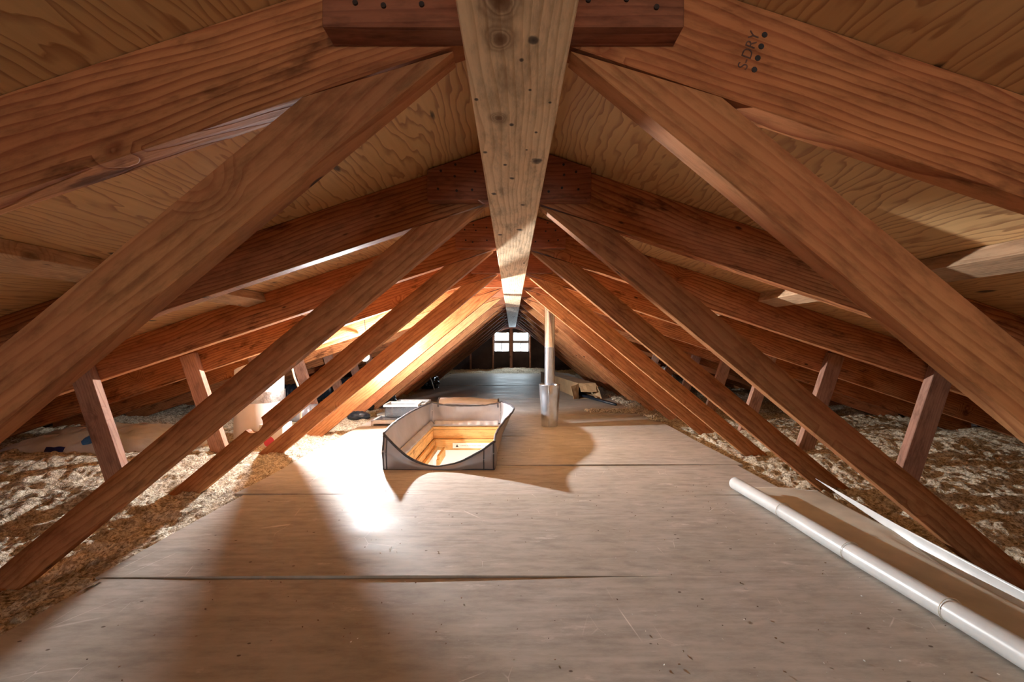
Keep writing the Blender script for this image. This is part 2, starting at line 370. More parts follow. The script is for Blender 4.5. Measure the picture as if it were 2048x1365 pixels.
def glass():
    s = NT('window_glass'); t = s.t
    g = s.n('ShaderNodeBsdfTransparent'); g.inputs[0].default_value = (0.93, 0.96, 0.96, 1)
    gl = s.n('ShaderNodeBsdfGlossy'); gl.inputs['Roughness'].default_value = 0.05
    mx = s.n('ShaderNodeMixShader'); v, _ = s.coords(False)
    s.l(s.ramp(s.noise(v, 6, 3), [(0.3, 0.04), (0.7, 0.10)]), mx.inputs[0]); s.l(g.outputs[0], mx.inputs[1]); s.l(gl.outputs[0], mx.inputs[2])
    s.l(mx.outputs[0], t.nodes['Material Output'].inputs[0]); return s.m
M['glass'] = glass()
def bulbmat(k):
    s = NT('lit_bulb'); v, _ = s.coords(False)
    s.l(s.ramp(s.noise(v, 3, 1), [(0.0, (0.93, 0.96, 1.0)), (1.0, (0.95, 0.97, 1.0))]), s.b.inputs['Emission Color'])
    s.b.inputs['Emission Strength'].default_value = k
    return s.m
M['bulb'] = bulbmat(LAMP_STRENGTH * 1.6); M['bulb_dim'] = bulbmat(LAMP_STRENGTH * 0.07)

# ------------------------------------------------------------------ shell
SL = 1 / 3.0                                # 4 in 12 pitch
AP = 0.61 + H                               # underside of the roof deck at the ridge
XE = 3.55                                   # eaves
ANG = math.atan(SL)
def slab(name, sgn, mat):
    bm = bmesh.new()
    zi = AP; ze = AP - SL * XE; t = 0.02
    a = [(0, zi), (sgn * XE, ze), (sgn * XE, ze + t), (0, zi + t)]
    v0 = [bm.verts.new((x, YF - 0.1, z)) for x, z in a]; v1 = [bm.verts.new((x, YB + 0.1, z)) for x, z in a]
    bm.faces.new(v0); bm.faces.new(v1[::-1])
    for i in range(4): bm.faces.new((v0[i], v1[i], v1[(i + 1) % 4], v0[(i + 1) % 4]))
    return tag(obj(name, bm, mat), kind='structure')
slab('ceiling_left', -1, M['roof']); slab('ceiling_right', 1, M['roof'])

def wall_with_holes(name, y0, y1, xs, ys_holes, mat, zbot=-0.28):
    """gable wall built of columns; holes = list of (x0,x1,z0,z1)"""
    bm = bmesh.new()
    cuts = sorted(set([-XE, 0, XE] + [h[0] for h in ys_holes] + [h[1] for h in ys_holes]))
    for a, b in zip(cuts, cuts[1:]):
        zt = lambda x: AP + 0.01 - SL * abs(x)
        segs = [(zbot, None)]
        hh = sorted([h for h in ys_holes if h[0] <= a + 1e-6 and h[1] >= b - 1e-6], key=lambda h: h[2])
        lo = zbot; parts = []
        for h in hh: parts.append((lo, h[2])); lo = h[3]
        parts.append((lo, None))
        for z0, z1 in parts:
            za, zb = (zt(a), zt(b)) if z1 is None else (z1, z1)
            v = [bm.verts.new(p) for p in ((a, y0, z0), (b, y0, z0), (b, y0, zb), (a, y0, za), (a, y1, z0), (b, y1, z0), (b, y1, zb), (a, y1, za))]
            for f in ((0, 1, 2, 3), (7, 6, 5, 4), (0, 4, 5, 1), (1, 5, 6, 2), (2, 6, 7, 3), (3, 7, 4, 0)): bm.faces.new([v[i] for i in f])
    return tag(obj(name, bm, mat), kind='structure')
WZ0, WZ1 = H - 0.150, H + 0.350
wall_with_holes('wall_back', YB, YB + 0.1, None, [(-0.455, -0.065, WZ0, WZ1), (0.02, 0.435, WZ0, WZ1)], M['felt'])
wall_with_holes('wall_front', YF - 0.1, YF, None, [(-0.25, 0.25, 0.36, 0.78)], M['felt'])  # opening cut for the added fill window
# eave knee walls and the ceiling board the joists stand on
for nm, sx in (('wall_left', -1), ('wall_right', 1)):
    bm = bmesh.new(); x0, x1 = sorted((sx * XE, sx * (XE + 0.08)))
    box(bm, x0, x1, YF - 0.1, YB + 0.1, -0.28, AP - SL * XE + 0.02); tag(obj(nm, bm, M['felt']), kind='structure')
HX0, HX1, HY0, HY1 = -0.635, -0.105, 2.17, 3.36      # hatch opening
bm = bmesh.new()
for a, b, c, d in ((-XE, XE, YF, HY0 - 0.03), (-XE, XE, HY1 + 0.03, YB), (-XE, HX0 - 0.03, HY0 - 0.03, HY1 + 0.03), (HX1 + 0.03, XE, HY0 - 0.03, HY1 + 0.03)):
    box(bm, a, b, c, d, -0.28, -0.262)
tag(obj('floor', bm, M['drywall']), kind='structure')
bm = bmesh.new()
for q in ((-1.1, 0.35, 3.40, 3.45, -2.3, -0.28), (-1.1, 0.35, 1.55, 1.6, -2.3, -0.28), (-1.15, -1.1, 1.55, 3.45, -2.3, -0.28), (0.35, 0.40, 1.55, 3.45, -2.3, -0.28), (-1.15, 0.40, 1.55, 3.45, -2.35, -2.3)):
    box(bm, *q)
tag(obj('wall_hallway', bm, M['drywall']), kind='structure')

def window(name, x0, x1, z0, z1, y):
    bm = bmesh.new(); t = 0.022
    for q in ((x0, x0 + t, z0, z1), (x1 - t, x1, z0, z1), (x0, x1, z0, z0 + t * 0.7), (x0, x1, z1 - t * 0.7, z1)):
        box(bm, q[0], q[1], y, y + 0.07, q[2], q[3])
    wn = tag(obj(name, bm, M['framewood']), kind='structure')
    zm = z0 + (z1 - z0) * 0.44
    bm = bmesh.new(); box(bm, x0 + t, x1 - t, y + 0.01, y + 0.05, zm - 0.012, zm + 0.065); obj('meeting_rail', bm, M['framewood'], wn)
    xm = (x0 + x1) / 2
    bm = bmesh.new(); box(bm, xm - 0.014, xm + 0.014, y + 0.015, y + 0.04, z0 + 0.02, zm); obj('glazing_bar', bm, M['framewood'], wn)
    bm = bmesh.new(); box(bm, x0 + t, x1 - t, y + 0.05, y + 0.055, z0 + 0.02, z1 - 0.02); obj('pane', bm, M['glass'], wn)
    bm = bmesh.new(); n = 9
    for k in range(n):
        z = zm + 0.07 + (z1 - zm - 0.09) * k / (n - 1)
        box(bm, x0 + t, x1 - t, -0.006, 0.006, -0.002, 0.002, Matrix.Translation((0, y + 0.035, z)) @ Matrix.Rotation(0.5, 4, 'X'))
    obj('louvre', bm, M['paintwhite'], wn)
    return wn
window('window_1', -0.455, -0.065, WZ0, WZ1, YB)
window('window_2', 0.02, 0.435, WZ0, WZ1, YB)
# unseen window added in the gable behind the camera as cool fill
bm = bmesh.new()
for q in ((-0.25, -0.22, 0.36, 0.78), (0.22, 0.25, 0.36, 0.78), (-0.25, 0.25, 0.36, 0.39), (-0.25, 0.25, 0.75, 0.78), (-0.01, 0.01, 0.36, 0.78)):
    box(bm, q[0], q[1], YF - 0.08, YF - 0.02, q[2], q[3])
wn = tag(obj('added_fill_window', bm, M['framewood']), kind='structure')
bm = bmesh.new(); box(bm, -0.22, 0.22, YF - 0.055, YF - 0.05, 0.39, 0.75); obj('pane', bm, M['glass'], wn)
# gable studs
def zroof(x): return AP - SL * abs(x)
for k, (x, ww) in enumerate(((-0.022, 0.07), (0.46, 0.04), (-0.48, 0.04), (1.05, 0.04), (-1.05, 0.04), (1.66, 0.04), (-1.66, 0.04))):
    o = bxobj('gable_stud', (x - ww / 2, x + ww / 2, YB - 0.09, YB - 0.001, -0.25, zroof(abs(x) + ww / 2) - 0.002), M['strut'])
    lab = ['grey centre stud standing between the two far windows', 'stud beside the right edge of the right far window', 'stud beside the left edge of the left far window',
           'dark gable stud to the right of the far windows, nearer to them', 'dark gable stud to the left of the far windows, nearer to them',
           'dark gable stud to the right of the far windows, close to the eave', 'dark gable stud to the left of the far windows, close to the eave'][k]
    tag(o, lab, 'stud', 'studs of the far gable wall')

# ------------------------------------------------------------------ trusses
TH = 0.038
ZG = H + 0.432                               # underside of gusset plates
CH = 0.1475                                  # rafter depth measured plumb
AC = 0.61 + H - CH - 0.001                   # rafter lower edge at the ridge
AT = 0.61 + H - 0.001
WS = 0.827; WA = math.atan(WS); WD = 0.1155  # web slope, plumb depth
def z_web_lo(x): return H + 0.427 - WS * (x - 0.085)
ZJ = -0.115                                  # top of the bottom chord, buried in the loose fill
def mir(pts, sg): return [(x * sg, z) for x, z in pts]
def mk_truss(name, y, n, first, lab, gus=0.243, struts=True, gsh=0.0, nails=False, webs=True):
    t = empty(name, (0, y, 0), lab, 'roof truss', 'roof trusses along the attic')
    for sg in (-1, 1):
        x0, x1 = 0.0005, 3.45
        prism('top_chord', mir([(x0, AT), (x1, AT - SL * x1), (x1, AC - SL * x1), (x0, AC)], sg), 0, TH, (sg * 1.6, AT - 1.6 * SL - CH / 2), -sg * ANG, M['rafter'], t)
        if not webs: continue
        xa = 0.304; xb = 0.0845
        xfl = 0.085 + (H + 0.427 - ZJ) / WS; xfu = xfl + WD / WS
        notch = []
        if n == 2 and sg == -1:
            for k in range(13):
                a = PI * k / 12; tx_, tz_ = 1.165 - 0.034 * math.cos(a), 0
                dpt = 0.040 * math.sin(a) ** 0.7
                notch.append((tx_ - dpt * math.sin(WA), z_web_lo(tx_) + WD - 0.001 - dpt * math.cos(WA)))
        prism('web', mir([(xa, z_web_lo(xa) + WD - 0.001)] + notch + [(xfu, ZJ + 0.001), (xfl, ZJ + 0.001), (xb, z_web_lo(xb))], sg), 0.0008, TH - 0.0008, (sg * 0.8, z_web_lo(0.8) + WD / 2), -sg * WA, M['web'], t)
        if struts:
            # perpendicular to the roof, lapped on the chord face
            tx, tz = 1.93, AT - SL * 1.93 - 0.02
            d = Vector((-SL, -1)).normalized(); nrm = Vector((1, -SL)).normalized()
            L = (tz - ZJ) / -d.y
            p = [Vector((tx, tz)) + nrm * 0.045, Vector((tx, tz)) - nrm * 0.045]
            q = [p[1] + d * ((p[1].y - ZJ) / -d.y), p[0] + d * ((p[0].y - ZJ) / -d.y)]
            prism('strut', mir([tuple(v) for v in (p[0], p[1], q[0], q[1])], sg), -0.0392, -0.0005, (sg * (tx + d.x * L / 2), tz + d.y * L / 2), PI / 2 - sg * math.atan(SL) * 1.0, M['strut'], t, 0.002)
    # gusset plate, clipped by the roof line
    g = gus; gx = gsh
    top = lambda x: AT - SL * abs(x) - 0.004
    pts = [(gx - g, ZG), (gx + g, ZG), (gx + g, top(gx + g)), (0, top(0)), (gx - g, top(gx - g))]
    gp = prism('gusset_plate', pts, -TH - 0.0005, -0.0005, (0, ZG + 0.07), 0, M['gusset'], t, 0.0015)
    if nails:
        rr = random.Random(n)
        for sg in (-1, 1):
            for (px, pz) in ((0.205, 0.028), (0.16, 0.03), (0.11, 0.03), (0.205, 0.082), (0.155, 0.075), (0.165, 0.105), (0.105, 0.09)):
                bm = bmesh.new(); bmesh.ops.create_cone(bm, cap_ends=True, segments=10, radius1=0.0036, radius2=0.0036, depth=0.003, matrix=Matrix.Rotation(PI / 2, 4, 'X'))
                o = obj('nail_head', bm, M['nail'], gp)
                o.location = (gx + sg * px + rr.uniform(-.008, .008), -TH / 2 - 0.001, -0.07 + pz + rr.uniform(-.006, .006))
    # bottom chord (ceiling joist), mostly buried
    if n == 3:                                # headed off at the hatch opening
        bxobj('bottom_chord', (-3.4, -0.67, 0, TH, -0.26, ZJ), M['rafter'], t); bxobj('bottom_chord', (-0.07, 3.4, 0, TH, -0.26, ZJ), M['rafter'], t)
    else: bxobj('bottom_chord', (-3.4, 3.4, 0, TH, -0.26, ZJ), M['rafter'], t)
    return t
TY = [0.600, 1.268, 1.87, 2.50, 3.12, 3.71, 4.33, 4.92, 5.50, 6.08, 6.69, 7.30, 7.91, 8.52, 9.13, 9.74, 10.35]
words = ['nearest to the camera, its plate cut by the top of the frame', 'second from the camera, its nailed plate whole in view', 'third from the camera, its left web notched near the foot',
         'fourth from the camera, its left web just below the bright lamp', 'fifth from the camera, its left web lit golden behind the lamp', 'sixth from the camera, just behind the steel pipe',
         'seventh from the camera', 'eighth from the camera, above the open end of the cardboard box', 'ninth from the camera', 'tenth from the camera']
def clone_truss(src, y, lab):
    r = src.copy(); C.objects.link(r); r.location = (0, y, 0); r['label'] = lab
    for ch in list(src.children):
        c = ch.copy(); C.objects.link(c); c.parent = r
        for g in ch.children:
            d = g.copy(); C.objects.link(d); d.parent = c
    return r
trusses = []
trusses.append(mk_truss('roof_truss', TY[0], 0, True, 'wooden roof truss ' + words[0], 0.245, True, -0.012, True))
trusses.append(mk_truss('roof_truss', TY[1], 1, True, 'wooden roof truss ' + words[1], 0.243, True, -0.008, True))
for i in range(2, len(TY)):
    if i < 10: lab = 'wooden roof truss ' + words[i]
    else: lab = 'wooden roof truss ' + {10: 'eleventh', 11: 'twelfth', 12: 'thirteenth'}.get(i, 'deep') + ' from the camera, where the daylight reaches'
    if i == 2:
        trusses.append(mk_truss('roof_truss', TY[i], i, True, lab, 0.243, True, -0.006, True))
    elif i == 3:
        trusses.append(mk_truss('roof_truss', TY[i], i, True, lab, 0.243, True, 0.0, False))
    elif TY[i] < 8.2:
        trusses.append(clone_truss(trusses[3], TY[i], lab))
    else:
        lab = 'dark roof truss without webs close to the far window wall'
        trusses.append(mk_truss('roof_truss', TY[i], i, True, lab, 0.243, False, 0, False, False) if TY[i] < 8.6 else clone_truss(trusses[13], TY[i], lab))
# grade stamp on the right rafter of the nearest truss
tc0 = [c for c in trusses[0].children if c.name.startswith('top_chord')][1]
stamp = bmesh.new()
for k in range(4):
    bmesh.ops.create_cone(stamp, cap_ends=True, segments=9, radius1=0.0042, radius2=0.0042, depth=0.0008, matrix=Matrix.Translation((0.0, 0, -k * 0.0175)) @ Matrix.Rotation(PI / 2, 4, 'X'))
so = obj('grade_stamp', stamp, M['ink'], tc0)
def text_mesh(name, body, size, mat, parent, loc, rot, ext=0.0002, align='LEFT'):
    cu = bpy.data.curves.new(name, 'FONT'); cu.body = body; cu.size = size; cu.extrude = ext; cu.align_x = align
    o = bpy.data.objects.new(name, cu); C.objects.link(o)
    dg = bpy.context.evaluated_depsgraph_get(); me = bpy.data.meshes.new_from_object(o.evaluated_get(dg))
    bpy.data.objects.remove(o); me.materials.clear()
    m = link(name, me, mat, parent); m.location = loc; m.rotation_euler = rot
    return m
# stamp position in truss space, then to the chord's local frame
def to_local(ob, p): return ob.matrix_basis.inverted() @ Vector(p)
P = to_local(tc0, ((1529 - 1024) / 831 * 0.6, -0.0004, H + (692 - 70) / 831 * 0.6)); so.location = P; so.rotation_euler = (0, math.radians(-2), 0)
P = to_local(tc0, ((1492 - 1024) / 831 * 0.6, -0.0006, H + (692 - 142) / 831 * 0.6))
text_mesh('stamp_lettering', 'S-DRY', 0.021, M['stamp'], tc0, P, (PI / 2, math.radians(-88), 0), 0.00005)

# ridge strongback : two lengths of plank under the plates
def zb(): return H + 0.394
b1 = bxobj('ridge_plank', (0.006 - 0.0705, 0.006 + 0.0705, -2.9, 4.22, zb(), ZG - 0.0008), M['beam'], bev=0.002)
tag(b1, 'long pale knotty plank running along the ridge overhead toward the far windows', 'plank', 'planks under the ridge')
M['beam_far'] = wood('pale_grey_beam_wood', (0.66, 0.60, 0.50), (0.42, 0.34, 0.25), axis=1, ring=20, knots=0.8, stain=1.3, contrast=0.6, vary=0.1, marks=1.6)
b2 = bxobj('ridge_plank', (0.006 - 0.0705, 0.006 + 0.0705, 4.232, 8.85, zb() + 0.001, ZG - 0.0008), M['beam_far'], bev=0.002)
tag(b2, 'greyish far length of ridge plank with dark pencil marks, ending before the windows', 'plank', 'planks under the ridge')
text_mesh('pencil_mark', 'B', 0.10, M['ink'], b2, (0.045, -1.0, -0.0195), (PI, 0, PI))

# blocks between the trusses under the plywood seam
for i in range(len(TY) - 1):
    if i > 7: break
    for sg in (-1, 1):
        bm = bmesh.new(); xc = 1.16 
        L = TY[i + 1] - TY[i] - TH - 0.002
        box(bm, -0.044, 0.044, -L / 2, L / 2, -0.019, 0.019); bevel(bm, 0.0015)
        o = obj('roof_block', bm, M['block'])
        o.rotation_euler = (0, sg * ANG, 0)
        o.location = (sg * (xc - 0.0205 * math.sin(ANG)), (TY[i] + TH + TY[i + 1]) / 2, AP - SL * xc - 0.0205 / math.cos(ANG) + 0.002)
        o.location.z = AP - SL * abs(o.location.x) - 0.0195 / math.cos(ANG) - 0.0005
        side = 'left' if sg < 0 else 'right'
        ordn = ['first and second', 'second and third', 'third and fourth', 'fourth and fifth', 'fifth and sixth', 'sixth and seventh', 'seventh and eighth', 'eighth and ninth'][i]
        tag(o, f'flat block under the {side} roof slope between the {ordn} trusses', 'block', 'blocks under the roof plywood seam')

# ------------------------------------------------------------------ floor sheets
rows = [(-1.0, 1.145), (1.145, 1.78), (1.78, 2.22), (2.22, 2.93), (2.93, 3.84), (3.84, 5.03), (5.03, 6.68), (6.68, 8.1), (8.1, 9.6)]
xl = [-1.125, -1.15, -1.19, -1.20, -1.21, -1.25, -1.28, -1.30, -1.30]
xr = [1.23, 1.22, 1.20, 1.235, 1.25, 1.27, 1.28, 1.3, 1.3]
labs = ['plywood floor sheet nearest the camera, filling the bottom of the picture', 'plywood floor sheet behind the nearest seam, with pale curved scratches', 'narrow plywood strip running up to the front of the hatch cover',
        'plywood floor piece beside the front half of the hatch cover', 'plywood floor piece under the steel pipe and the back of the hatch cover', 'plywood floor sheet just behind the steel pipe and hatch cover',
        'plywood floor sheet beside the long cardboard box, third from the far end', 'plywood floor sheet in dim blue light, second from the far end', 'farthest plywood floor sheet by the mound of insulation']
PX, PY, PR = 0.30, 3.31, 0.062
for k, (y0, y1) in enumerate(rows):
    g = 0.0018; T = 0.012
    a, b, c, d = xl[k], xr[k], y0 + g, y1 - g
    rects = [(a, b, c, d)]
    def cut(rects, h):
        out = []
        for (x0, x1, q0, q1) in rects:
            ix0, ix1, iy0, iy1 = max(x0, h[0]), min(x1, h[1]), max(q0, h[2]), min(q1, h[3])
            if ix0 >= ix1 or iy0 >= iy1: out.append((x0, x1, q0, q1)); continue
            if x0 < ix0: out.append((x0, ix0, q0, q1))
            if ix1 < x1: out.append((ix1, x1, q0, q1))
            if q0 < iy0: out.append((ix0, ix1, q0, iy0))
            if iy1 < q1: out.append((ix0, ix1, iy1, q1))
        return out
    rects = cut(rects, (HX0, HX1, HY0, HY1))
    cxx, cyy = (a + b) / 2, (c + d) / 2
    bm = bmesh.new()
    for (x0, x1, q0, q1) in rects: box(bm, x0 - cxx, x1 - cxx, q0 - cyy, q1 - cyy, -T, 0)
    bmesh.ops.subdivide_edges(bm, edges=bm.edges[:], cuts=7, use_grid_fill=True)
    for v in bm.verts:                        # sheets curl a little at their edges
        e = abs(v.co.x) / ((b - a) / 2)
        ph = k * 2.1
        v.co.z += 0.0035 * math.sin(v.co.x * 2.3 + ph) * (abs(v.co.y) / ((d - c) / 2)) ** 2 * (1 if k < 6 else 0.5)
    o = obj('plywood_sheet', bm, M['floor'], None, True); o.data.set_sharp_from_angle(angle=0.5); o.location = (cxx, cyy, [0, 0.001, 0, 0.001, 0, 0.003, 0, 0.002, 0][k] - 0.0035)
    o.rotation_euler = (0, 0, [0.0035, 0.0, -0.001, 0.001, 0, 0.001, 0, 0.002, 0][k])
    tag(o, labs[k], 'floor sheet', 'plywood sheets laid across the attic floor')

# ------------------------------------------------------------------ loose fill insulation
def insul_height(X, Y, side):
    h = -0.028 + 0.030 * (vnoise(X * 2.3 + 9, Y * 2.3, 1) - 0.5) + 0.03 * (vnoise(X * 7, Y * 7, 2) - 0.5)
    near = 1 - sstep(1.15, 1.95, Y)
    h = h - 0.085 * near * sstep(1.15, 1.5, np.abs(X))
    h = h + 0.035 * sstep(1.35, 1.9, np.abs(X)) * sstep(1.4, 2.4, Y)
    h = h + 0.05 * sstep(9.3, 10.6, Y) * (0.4 + vnoise(X * 3, Y * 3, 8))
    lump = 0.024 * (vnoise(X * 28, Y * 28, 3) - 0.5) + 0.017 * (vnoise(X * 62, Y * 62, 4) - 0.5) + 0.010 * (vnoise(X * 140, Y * 140, 5) - 0.5)
    h = h + lump
    cap = AP - SL * np.abs(X) - 0.03
    return np.minimum(h, cap)
def insul_patch(name, x0, x1, y0, y1, step, lab):
    ys = [y0]
    while ys[-1] < y1: ys.append(ys[-1] + step * max(0.8, ys[-1] if ys[-1] > 0 else 0.8))
    ys = np.array(ys); xs = np.arange(x0, x1, step * 1.15)
    X, Y = np.meshgrid(xs, ys, indexing='ij')
    X = X + (vnoise(X * 90, Y * 90, 21) - 0.5) * step; Yj = Y + (vnoise(X * 90, Y * 90, 22) - 0.5) * step
    Z = insul_height(X, Yj, 0)
    o = grid_mesh(name, np.stack([X, Yj, Z], -1), M['insul'], smooth=False)
    tag(o, lab, 'insulation', kind='stuff')
    return o
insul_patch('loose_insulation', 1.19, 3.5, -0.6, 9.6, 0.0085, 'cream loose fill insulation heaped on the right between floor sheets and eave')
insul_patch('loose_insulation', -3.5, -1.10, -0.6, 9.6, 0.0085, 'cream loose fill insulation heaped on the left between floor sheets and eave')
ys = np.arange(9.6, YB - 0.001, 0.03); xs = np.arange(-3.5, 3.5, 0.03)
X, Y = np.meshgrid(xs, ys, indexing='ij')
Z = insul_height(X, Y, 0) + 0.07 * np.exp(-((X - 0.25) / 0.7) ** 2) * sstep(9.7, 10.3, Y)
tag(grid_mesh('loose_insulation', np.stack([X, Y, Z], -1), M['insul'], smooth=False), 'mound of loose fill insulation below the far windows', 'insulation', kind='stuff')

def crumbs(name, spots, lab, mat, seed):
    rr = random.Random(seed); bm = bmesh.new()
    for (x, y, r) in spots:
        m = Matrix.Translation((x, y, r * 0.5)) @ Matrix.Rotation(rr.uniform(0, 6), 4, 'Z') @ Matrix.Diagonal((1.0 + rr.random(), 0.7, 0.7, 1))
        ret = bmesh.ops.create_icosphere(bm, subdivisions=1, radius=r, matrix=m)
        for v in ret['verts']: v.co += Vector((rr.uniform(-1, 1), rr.uniform(-1, 1), rr.uniform(-1, 1))) * r * 0.35
    return tag(obj(name, bm, mat), lab, 'debris', kind='stuff')
rr = random.Random(3)
sp = []
for _ in range(620):                          # spill on the sheet edge right of the pipe
    t = rr.random(); x = 0.72 + 0.58 * t; y = 4.02 + rr.gauss(0, 0.05) * (0.5 + t); sp.append((x, y, rr.uniform(0.006, 0.017)))
for _ in range(500):
    y = rr.uniform(3.5, 5.4); sp.append((1.25 + rr.gauss(0, 0.03), y, rr.uniform(0.006, 0.015)))
crumbs('insulation_crumbs', sp, 'spilled insulation crumbs on the floor right of the steel pipe', M['insul'], 4)
M['chip'] = simple('wood_chips', (0.30, 0.19, 0.12), 0.8, nscale=30, namt=0.5)
sp = []
for _ in range(170):
    y = 0.62 + rr.random() ** 1.3 * 1.3; x = rr.uniform(-0.9, 1.0); sp.append((x, y, rr.uniform(0.0008, 0.0022)))
crumbs('wood_crumbs', sp, 'tiny wood crumbs scattered over the nearest floor sheets', M['chip'], 5)
sp = [(rr.uniform(-0.4, 1.0), 0.6 + rr.random() * 0.9, rr.uniform(0.0007, 0.0018)) for _ in range(120)]
crumbs('insulation_crumbs', sp, 'tiny pale crumbs scattered over the nearest floor sheets', M['paper'], 6)

# ------------------------------------------------------------------ hatch : frame, cover, ladder
hf = empty('attic_hatch', ((HX0 + HX1) / 2, HY0, 0), 'pine lined attic hatch opening in the floor inside the fabric cover', 'hatch')
def hbox(name, dims, mat, par, bev=0.0015):
    o = bxobj(name, dims, mat, par, bev); o.location -= par.location; return o
for z0, z1 in ((-0.042, -0.019), (-0.117, -0.044)):
    hbox('back_board', (HX0 - 0.02, HX1 + 0.02, HY1, HY1 + 0.022, z0, z1), M['pine'], hf)
    hbox('front_board', (HX0 - 0.02, HX1 + 0.02, HY0 - 0.022, HY0, z0, z1), M['pine'], hf)
    hbox('side_board', (HX0 - 0.022, HX0 - 0.0005, HY0 + 0.001, HY1 - 0.001, z0, z1), M['pineY'], hf)
    hbox('side_board', (HX1 + 0.0005, HX1 + 0.022, HY0 + 0.001, HY1 - 0.001, z0, z1), M['pineY'], hf)
hbox('header_board', (HX0 + 0.002, HX1 - 0.002, HY1 - 0.03, HY1 - 0.001, -0.202, -0.119), M['pine'], hf)
hbox('lower_side_board', (HX0 + 0.001, HX0 + 0.02, HY0, HY1 - 0.032, -0.202, -0.119), M['pineY'], hf)
hbox('lower_side_board', (HX1 - 0.02, HX1 - 0.001, HY0, HY1 - 0.032, -0.202, -0.119), M['pineY'], hf)
lb = hbox('warning_label', (-0.475, -0.135, HY1 - 0.0315, HY1 - 0.0303, -0.187, -0.145), M['paper'], hf, 0)
lb['label'] = 'white warning label'
bm = bmesh.new(); v = [bm.verts.new(p) for p in ((-0.012, 0, -0.011), (0.012, 0, -0.011), (0, 0, 0.011))]; bm.faces.new(v)
o = obj('warning_triangle', bm, M['ink'], lb); o.location = (-0.135, -0.0008, 0)
text_mesh('label_lettering', 'WARNING: DO NOT EXCEED LADDER LOAD LIMIT', 0.0095, M['ink'], lb, (-0.108, -0.0008, -0.003), (PI / 2, 0, 0))
hbox('casing_board', (HX0 - 0.02, HX1 + 0.02, HY1 - 0.012, HY1 + 0.01, -0.50, -0.204), M['drywall'], hf)
hbox('casing_board', (HX0 - 0.02, HX0 + 0.0, HY0, HY1 - 0.014, -0.50, -0.204), M['drywall'], hf)
hbox('casing_board', (HX1 - 0.0, HX1 + 0.02, HY0, HY1 - 0.014, -0.50, -0.204), M['drywall'], hf)
# ladder arm standing in the opening
ld = empty('attic_ladder', (-0.575, 3.0, -0.22), 'narrow wooden ladder arm with bracket inside the hatch opening', 'ladder')
hbox('rail', (-0.612, -0.592, 2.35, 3.30, -0.20, -0.165), M['pineY'], ld)
hbox('rail', (-0.545, -0.525, 3.02, 3.28, -0.235, -0.165), M['pineY'], ld)
hbox('bracket', (-0.547, -0.527, 3.0, 3.03, -0.30, -0.19), M['pineY'], ld)

# fabric cover
cv = empty('hatch_cover', (-0.37, 2.14, 0), 'silver grey fabric hatch cover tent standing open on the floor', 'hatch cover')
BX0, BX1, BY0, BY1 = -0.66, -0.092, 2.14, 3.40
def edge_pts(n):
    """perimeter counter clockwise from the front-left corner: returns base (x,y), outward normal, height, flare"""
    out = []
    W, D = BX1 - BX0, BY1 - BY0
    per = 2 * (W + D)
    for k in range(n):
        s = per * k / n
        if s < W: x, y, nx, ny, seg, u = BX0 + s, BY0, 0, -1, 0, s / W
        elif s < W + D: u = (s - W) / D; x, y, nx, ny, seg = BX1, BY0 + u * D, 1, 0, 1
        elif s < 2 * W + D: u = (s - W - D) / W; x, y, nx, ny, seg = BX1 - u * W, BY1, 0, 1, 2
        else: u = (s - 2 * W - D) / D; x, y, nx, ny, seg = BX0, BY1 - u * D, -1, 0, 3
        if seg == 0:
            e = abs(2 * u - 0.98); hgt = 0.012 + 0.175 * e ** 2.0 if u < 0.49 else 0.012 + 0.125 * min(e, 1.1) ** 1.7; fl = 0.0
        elif seg == 1:
            hgt = 0.137 + 0.045 * sstep(0.0, 0.55, np.float64(u)); fl = 0.105 * math.sin(PI * min(1, max(0, (u - 0.1) / 0.9)) ** 1.5) if u > 0.1 else 0.0
        elif seg == 2:
            hgt = 0.145 + 0.03 * abs(2 * u - 1) ** 3; fl = 0.0
        else:
            hgt = 0.170 + 0.015 * sstep(0.55, 1.0, np.float64(u)); fl = 0.055 * math.sin(PI * u)
        out.append((x, y, nx, ny, float(hgt), fl))
    return out
def cover_shell():
    n = 220; nv = 15; E = edge_pts(n); P = np.zeros((n, nv, 3))
    for i, (x, y, nx, ny, h, fl) in enumerate(E):
        for j in range(nv):
            t = j / (nv - 1)
            wr = 0.006 * math.sin(i * 0.35 + 2 * t) * t * (1 - t) * 2 + 0.004 * (mnoise.noise(Vector((x * 14, y * 14, t * 3))))
            off = fl * t ** 1.4 + wr + 0.010 * math.sin(PI * t)
            P[i, j] = (x + nx * off, y + ny * off, -0.006 + t * (h + 0.006) + 0.003 * mnoise.noise(Vector((x * 30, y * 30, 5))) * t)
    return P, E
P, E = cover_shell()
P -= np.array([cv.location.x, cv.location.y, 0])
sh = grid_mesh('cover_wall', P, M['foil'], cv, True, closed_u=True)
md = sh.modifiers.new('thickness', 'SOLIDIFY'); md.thickness = 0.005; md.offset = 0
top = [tuple(P[i, -1]) for i in range(len(P))] + [tuple(P[0, -1])]
tube('edge_binding', top, 0.0068, M['binding'], cv, 8)
bot = [tuple(P[i, 0] + np.array([0, 0, 0.004])) for i in range(len(P))] + [tuple(P[0, 0] + np.array([0, 0, 0.004]))]
tube('base_binding', bot, 0.0055, M['binding'], cv, 6)
nW = (BX1 - BX0); nD = (BY1 - BY0); per = 2 * (nW + nD)
for s in (0.0, nW, nW + nD, 2 * nW + nD):
    i = int(round(s / per * 220)) % 220
    tube('corner_seam', [tuple(P[i, j]) for j in range(0, 15)], 0.0048, M['binding'], cv, 6)
for s in (0.012, nW - 0.045):
    i = int(round(s / per * 220)) % 220
    tube('front_seam', [tuple(P[i, j] + np.array([0, -0.004, 0])) for j in range(0, 15)], 0.0028, M['binding'], cv, 6)
